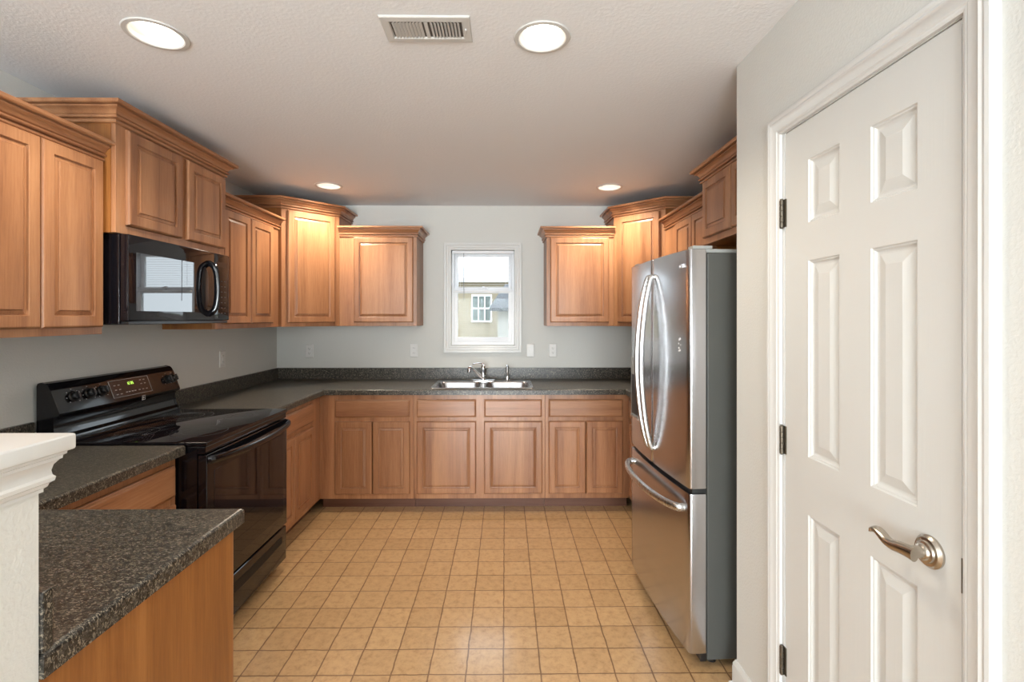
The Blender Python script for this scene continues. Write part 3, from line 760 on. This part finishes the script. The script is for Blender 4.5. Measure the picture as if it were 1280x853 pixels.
hp = smooth_pts([(.010, fr_-.028, .846), (.030, fr_-.050, .846), (.12, fr_-.066, .842), (.25, fr_-.076, .838), (.382, fr_-.079, .836), (.51, fr_-.076, .838), (.64, fr_-.066, .842), (.734, fr_-.050, .846), (.754, fr_-.028, .846)], 5)
obj('handle', tube(new(), hp, .012, 14, 1.5), M_blk, od, True)
dw = obj('drawer', box(.003, RW-.003, fr_-.024, fr_+.011, .058, .248, .006, 3), M_blk, rg, True)
hs = new(); pts = []
for k in range(25):
    t = k/24; pts.append((.06+.644*t, .186))
pr = [(.06+.644*t, .205-.0*t) for t in [k/16 for k in range(17)]] + [(.704-.644*t, .170-.012*math.sin(PI*t)) for t in [k/16 for k in range(17)]]
loops(hs, [[(x, fr_-.0262, z) for x, z in pr], [(x, fr_-.0235, z) for x, z in pr]], cap0=True, cap1=True)
obj('handle_recess', hs, plain('black_recess', (.002, .002, .002), .6), dw)
# backguard: side profile swept along x
BGP = [(-.004, .905), (-.004, 1.160), (-.008, 1.172), (-.020, 1.176), (-.040, 1.171), (-.052, 1.160), (-.062, 1.140), (-.092, 1.060), (-.098, 1.044), (-.096, 1.034), (-.086, 1.029), (-.076, 1.024), (-.072, 1.010), (-.074, .975), (-.082, .950), (-.095, .937), (-.099, .925), (-.099, .905)]
bgm = new(); loops(bgm, [[(x, y, z) for y, z in BGP] for x in (.012, RW-.012)], cap0=True, cap1=True)
for sx in (0, RW-.0125):
    loops(bgm, [[(x, y*1.02-.0, z+.001) for y, z in BGP] for x in (sx, sx+.0125)], cap0=True, cap1=True)
bg = obj('backguard', bgm, M_blk, rg, True)
# control panel face: plane from (-.062,1.140) to (-.092,1.060)
slope = math.atan2(.030, .080)
def on_panel(lx, lz):
    """matrix putting local -y geometry on the sloped face at height fraction lz (z)"""
    y = -.062-(1.140-lz)*.375
    return Matrix.Translation((lx, y, lz)) @ Matrix.Rotation(-slope, 4, 'X')
for kx, kz in ((.094, 1.108), (.176, 1.109), (.248, 1.110), (.690, 1.108), (.735, 1.108)):
    kz -= .004
    k = obj('knob', lathe(new(), [(.025, -.0005), (.025, -.004), (.0195, -.007), (.0185, -.020), (.016, -.024), (.004, -.0245)], 28, (0, 0, 0), 'y'), M_blkm, bg, True)
    k.matrix_local = on_panel(kx, kz)
    gp = obj('grip', box(-.0042, .0042, -.031, -.019, -.017, .017, .0015), M_blkm, k)
    mk = new(); rbox(mk, -.0008, .0008, -.0316, -.0308, .006, .016)
    obj('pointer', mk, M_print, k)
    for a in (-135, -95, -50, 0, 50, 95, 135):
        r_ = math.radians(a); obj('dial_mark', box(-.0022, .0022, -.0012, -.0002, -.0016, .0016), M_print, k).location = (.0335*math.sin(r_), 0, .0335*math.cos(r_))
dpn = obj('display', box(-.126, .126, -.0016, -.0002, -.041, .041, .0006, 1), M_disp, bg); dpn.matrix_local = on_panel(.425, 1.101)
fm = new(); rectframe(fm, -.129, .129, -.044, .044, .0022, .0022, .0022, .0022, -.0022, -.0002, 0)
o = obj('display_border', fm, M_print, dpn)
cl = new(); SEG = {'1': 'bc', '2': 'abged', '0': 'abcdef', '5': 'afgcd'}
def seg(bm, ch, x, z, w_=.007, h_=.014, t=.0018, y=-.0022):
    L = {'a': (x, x+w_, z+h_-t, z+h_), 'd': (x, x+w_, z, z+t), 'g': (x, x+w_, z+h_/2-t/2, z+h_/2+t/2), 'f': (x, x+t, z+h_/2, z+h_), 'b': (x+w_-t, x+w_, z+h_/2, z+h_), 'e': (x, x+t, z, z+h_/2), 'c': (x+w_-t, x+w_, z, z+h_/2)}
    for s in SEG[ch]: a = L[s]; rbox(bm, a[0], a[1], y, y+.0005, a[2], a[3])
for i, ch in enumerate('1205'): seg(cl, ch, -.022+i*.0105+(.004 if i > 1 else 0), .012)
obj('clock_digits', cl, M_clock, dpn)
bt = new()
for x, z in ((-.10, .018), (-.075, .018), (-.10, -.005), (-.075, -.005), (-.10, -.028), (-.075, -.028), (-.04, -.024), (-.022, -.024), (-.002, -.024), (.016, -.024), (.045, -.024), (.07, -.024), (.095, -.024), (.07, .006), (.095, .006), (.07, .026), (.095, .026)):
    rbox(bt, x-.006, x+.006, -.0021, -.0016, z-.0022, z+.0022)
obj('button_legends', bt, M_print, dpn)
bgx = new(); rectframe(bgx, -.012, .012, -.012, .012, .003, .003, .003, .003, -.002, -.0002, 0); rbox(bgx, -.006, .006, -.002, -.0002, -.002, .001); rbox(bgx, -.006, -.003, -.002, -.0002, -.007, .006)
o = obj('maker_badge', bgx, M_badge, bg); o.matrix_local = Matrix.Translation((.480, -.0985, 1.036))

# ------------------------------------------------------------------ microwave
mw = thing('microwave', 'black over-the-range microwave hung under the proud left cabinet', 'microwave', (-1.999, 2.0785, 0), R90)
MZ0, MZ1 = 1.426, 1.8105; mf = -.365          # door plane at X=-1.634
obj('body', box(0, .758, mf+.001, 0, MZ0, MZ1, .003), M_blk, mw)
md = obj('door', box(.001, .612, mf-.036, mf, MZ0+.012, MZ1-.002, .005, 3), M_blkg, mw, True)
obj('door_window', box(.045, .440, mf-.0368, mf-.0355, MZ0+.055, MZ1-.075, .0004, 1), plain('black_window_glass', (.01, .01, .011), .015, ior=2.3), md)
mh = smooth_pts([(.560, mf-.034, 1.470), (.562, mf-.060, 1.488), (.566, mf-.074, 1.53), (.568, mf-.079, 1.608), (.566, mf-.074, 1.69), (.562, mf-.060, 1.73), (.560, mf-.034, 1.748)], 6)
obj('handle', tube(new(), mh, .0115, 14, 1.4, Vector((0, 1, 0))), M_blk, md, True)
obj('handle_recess', lathe(new(), [(.0008, mf-.0372), (.040, mf-.0371), (.046, mf-.0355)], 28, (0, 0, 0), 'y'), M_blkm, md, True).matrix_local = Matrix.Translation((.530, 0, 1.608)) @ Matrix.Scale(2.6, 4, (0, 0, 1)) @ Matrix.Scale(.75, 4, (1, 0, 0))
cpn = obj('control_panel', box(.614, .757, mf-.034, mf, MZ0+.012, MZ1-.002, .005, 3), M_blkg, mw, True)
kb = new()
for i in range(3):
    for j in range(7): rbox(kb, .645+i*.032, .659+i*.032, mf-.0346, mf-.0339, 1.475+j*.030, 1.479+j*.030)
obj('keypad_legends', kb, plain('dim_print', (.07, .07, .07), .5), cpn)
obj('display', box(.64, .735, mf-.0346, mf-.0339, 1.735, 1.765), M_disp, cpn)
vt = new(); rbox(vt, .01, .748, mf-.03, -.02, MZ0-.004, MZ0+.011, .002, 1)
obj('bottom_vent', vt, M_blkm, mw)
for x in (.17, .59): obj('grease_filter', box(x-.12, x+.12, -.27, -.10, MZ0-.0055, MZ0-.0035), M_fgrey, mw)

# ------------------------------------------------------------------ fridge
FA = math.radians(-86.6)
fr = thing('refrigerator', 'stainless french door refrigerator standing against the right wall', 'refrigerator', (.712, 2.757, 0), FA)
FW = .757
obj('cabinet_body', box(.004, FW-.004, .082, .768, .030, 1.722, .004), M_fside, fr)
obj('top_cover', box(.004, FW-.004, .040, .768, 1.7225, 1.738, .003), M_fgrey, fr)
for x in (.05, FW-.05):
    for y in (.12, .72): obj('roller', lathe(new(), [(.02, .001), (.02, .02), (.012, .031)], 14, (x, y, 0)), M_blkm, fr)
obj('base_grille', box(.01, FW-.01, .055, .081, .022, .056, .002), M_blkm, fr)
def bulge(x): t = (x-FW/2)/(FW/2); return .018*(t*t)-.014
def door_bm(x0, x1, z0, z1, back=.074, rc=.012):
    """vertical slab whose front follows the fridge's bow, corners rounded in plan"""
    pts = []
    N = 18
    for k in range(N+1):
        x = x0+rc+(x1-x0-2*rc)*k/N; pts.append((x, bulge(x)))
    e1 = [(x1-rc+rc*math.sin(a), bulge(x1)+rc-rc*math.cos(a)) for a in (PI/8, PI/4, 3*PI/8, PI/2)]
    e0 = [(x0+rc-rc*math.sin(a), bulge(x0)+rc-rc*math.cos(a)) for a in (PI/2, 3*PI/8, PI/4, PI/8)]
    prof = [(x0, back)]+e0+pts+e1+[(x1, back)]
    bm = new()
    cx, cy = (x0+x1)/2, .04
    def ins(p, d): return (p[0]+(d if p[0] < cx else -d)*min(1, abs(p[0]-cx)/.02), p[1]+d*(1 if p[1] < cy else -.3))
    rings = [[(*ins(p, .005), z0) for p in prof], [(*ins(p, .001), z0+.0015) for p in prof], [(*p, z0+.006) for p in prof], [(*p, z1-.006) for p in prof], [(*ins(p, .001), z1-.0015) for p in prof], [(*ins(p, .005), z1) for p in prof]]
    loops(bm, rings, cap0=True, cap1=True); return bm
sp_ = .378
fl = obj('left_door', door_bm(.0, sp_-.0018, .742, 1.738), M_ss, fr, True)
frd = obj('right_door', door_bm(sp_+.0018, FW, .742, 1.738), M_ss, fr, True)
fz = obj('freezer_drawer', door_bm(.0, FW, .060, .722), M_ss, fr, True)
gk = new(); rbox(gk, .008, FW-.008, .0745, .0815, .065, .718); rbox(gk, .008, FW-.008, .0745, .0815, .748, 1.720); rbox(gk, .01, FW-.01, .02, .081, .7225, .7415)
obj('door_gasket', gk, M_gask, fr)
def fh(x, s):
    c = [(x, bulge(x)+.002, 1.652), (x, -.030, 1.640), (x-s*.004, -.056, 1.53), (x-s*.006, -.074, 1.38), (x-s*.007, -.080, 1.232), (x-s*.006, -.074, 1.09), (x-s*.004, -.056, .94), (x, -.030, .832), (x, bulge(x)+.002, .820)]
    return tube(new(), smooth_pts(c, 6), .0125, 14, .8, Vector((1, 0, 0)))
obj('handle', fh(sp_-.026, 1), M_ssh, fl, True)
obj('handle', fh(sp_+.026, -1), M_ssh, frd, True)
c = [(.045, bulge(.045)+.002, .652), (.055, -.030, .652), (.14, -.062, .652), (.26, -.080, .652), (.378, -.085, .652), (.50, -.080, .652), (.62, -.062, .652), (.702, -.030, .652), (.712, bulge(.71)+.002, .652)]
obj('handle', tube(new(), smooth_pts(c, 6), .0135, 14, 1.3), M_ssh, fz, True)
# dispenser in the far door
dr = obj('dispenser', box(.035, .200, bulge(.12)-.0035, bulge(.03)+.02, .900, 1.235, .003), M_fgrey, fl)
obj('dispenser_recess', box(.048, .187, bulge(.12)-.0042, bulge(.12)-.003, .925, 1.14), M_gask, dr)
obj('dispenser_tray', box(.048, .187, bulge(.12)-.012, bulge(.12)-.003, .905, .918, .002), M_ssh, dr)
for x in (.006, FW-.055): obj('hinge_cover', box(x, x+.049, .022, .105, 1.7385, 1.752, .003), M_fgrey, fr)
# badge: small ring with a letter mark beside it, near the top of the right door
bd = new(); xb = FW-.075; yb = bulge(xb)-.0012
loops(bd, [[(xb+q*math.cos(2*PI*k/24), yb+yy, 1.672+q*math.sin(2*PI*k/24)) for k in range(24)] for q, yy in ((.0095, 0), (.0095, .003), (.0115, .003), (.0115, 0))])
bmesh.ops.remove_doubles(bd, verts=bd.verts, dist=1e-6)
rbox(bd, xb-.004, xb-.002, yb, yb+.002, 1.668, 1.677); rbox(bd, xb-.004, xb+.004, yb, yb+.002, 1.666, 1.668)
rbox(bd, xb+.017, xb+.019, yb-.0, yb+.003, 1.664, 1.680); rbox(bd, xb+.017, xb+.026, yb, yb+.003, 1.664, 1.6665)
rbox(bd, xb+.030, xb+.032, yb, yb+.003, 1.664, 1.680); rbox(bd, xb+.030, xb+.041, yb, yb+.003, 1.664, 1.6665); rbox(bd, xb+.030, xb+.041, yb, yb+.003, 1.6775, 1.680); rbox(bd, xb+.039, xb+.041, yb, yb+.003, 1.664, 1.672); rbox(bd, xb+.035, xb+.041, yb, yb+.003, 1.670, 1.672)
obj('maker_badge', bd, M_badge, frd)
st = new(); random.seed(3)
for k in range(9):
    x = xb-.012+random.uniform(-.012, .016); z = 1.335+random.uniform(-.03, .03); rbox(st, x, x+random.uniform(.003, .008), bulge(x)-.0008, bulge(x)+.001, z, z+random.uniform(.003, .010))
obj('label_residue', st, plain('paper_residue', (.75, .75, .76), .7), frd)

# ------------------------------------------------------------------ ceiling fittings
LL = ['recessed ceiling light right of the air vent, nearest the camera', 'recessed ceiling light above the left wall cabinets near the camera',
      'small recessed ceiling light in front of the left corner cabinet', 'small recessed ceiling light in front of the right corner cabinet']
for (x, y), lab, le in zip(LIGHTS, LL, LAMP_E):
    t = thing('recessed_light', lab, 'ceiling light', (x, y, H), 0, 'recessed ceiling lights')
    obj('trim_ring', lathe(new(), [(.080, .004), (.080, -.002), (.084, -.006), (.097, -.005), (.100, -.0005)], 48, cap=False), M_baffle, t, True)
    obj('baffle', lathe(new(), [(.080, .0), (.076, .012), (.076, .012), (.065, .030), (.058, .044)], 48, cap=False), M_baffle, t, True)
    obj('lamp_face', lathe(new(), [(.0575, .043), (.054, .039), (.040, .034), (.020, .031), (.003, .030)], 48), M_lens, t, True)
    l = light('lamp_glow', 'SPOT', (x, y, H-.010), (0, 0, 0), le*4, LAMP_COL, shadow_soft_size=.045, spot_size=math.radians(140), spot_blend=.8)

vn = thing('ceiling_vent', 'white rectangular air register with two banks of louvres on the ceiling', 'vent', (-.265, 1.658, H))
fb = frame_rect(new(), -.120, .120, -.045, .045, [(0, 0), (0, .004), (.004, .007), (.026, .006), (.029, .003), (.029, 0)], 0)
me_rot = Matrix.Rotation(-PI/2, 4, 'X')          # the frame facing -y turns to face -z
o = obj('register_frame', fb, M_baffle, vn); o.data.transform(Matrix.Rotation(PI/2, 4, 'X')); 
obj('center_bar', box(-.006, .006, -.045, .045, -.006, -.001), M_baffle, vn)
obj('duct_opening', box(-.119, .119, -.0445, .0445, -.0010, -.0002), plain('duct_dark', (.10, .09, .08), .8), vn)
for s in (-1, 1):
    lb = new()
    for k in range(9):
        x = s*(.018+k*.0112)
        addbm(lb, box(-.0052, .0052, -.043, .043, -.0005, .0005), Matrix.Translation((x, 0, -.0048)) @ Matrix.Rotation(math.radians(38*s), 4, 'Y'))
    obj('louvre_bank', lb, M_baffle, vn)
lv_ = new(); rbox(lv_, .128, .134, -.012, .012, -.012, -.006, .001, 1)
obj('damper_lever', lv_, M_baffle, vn)
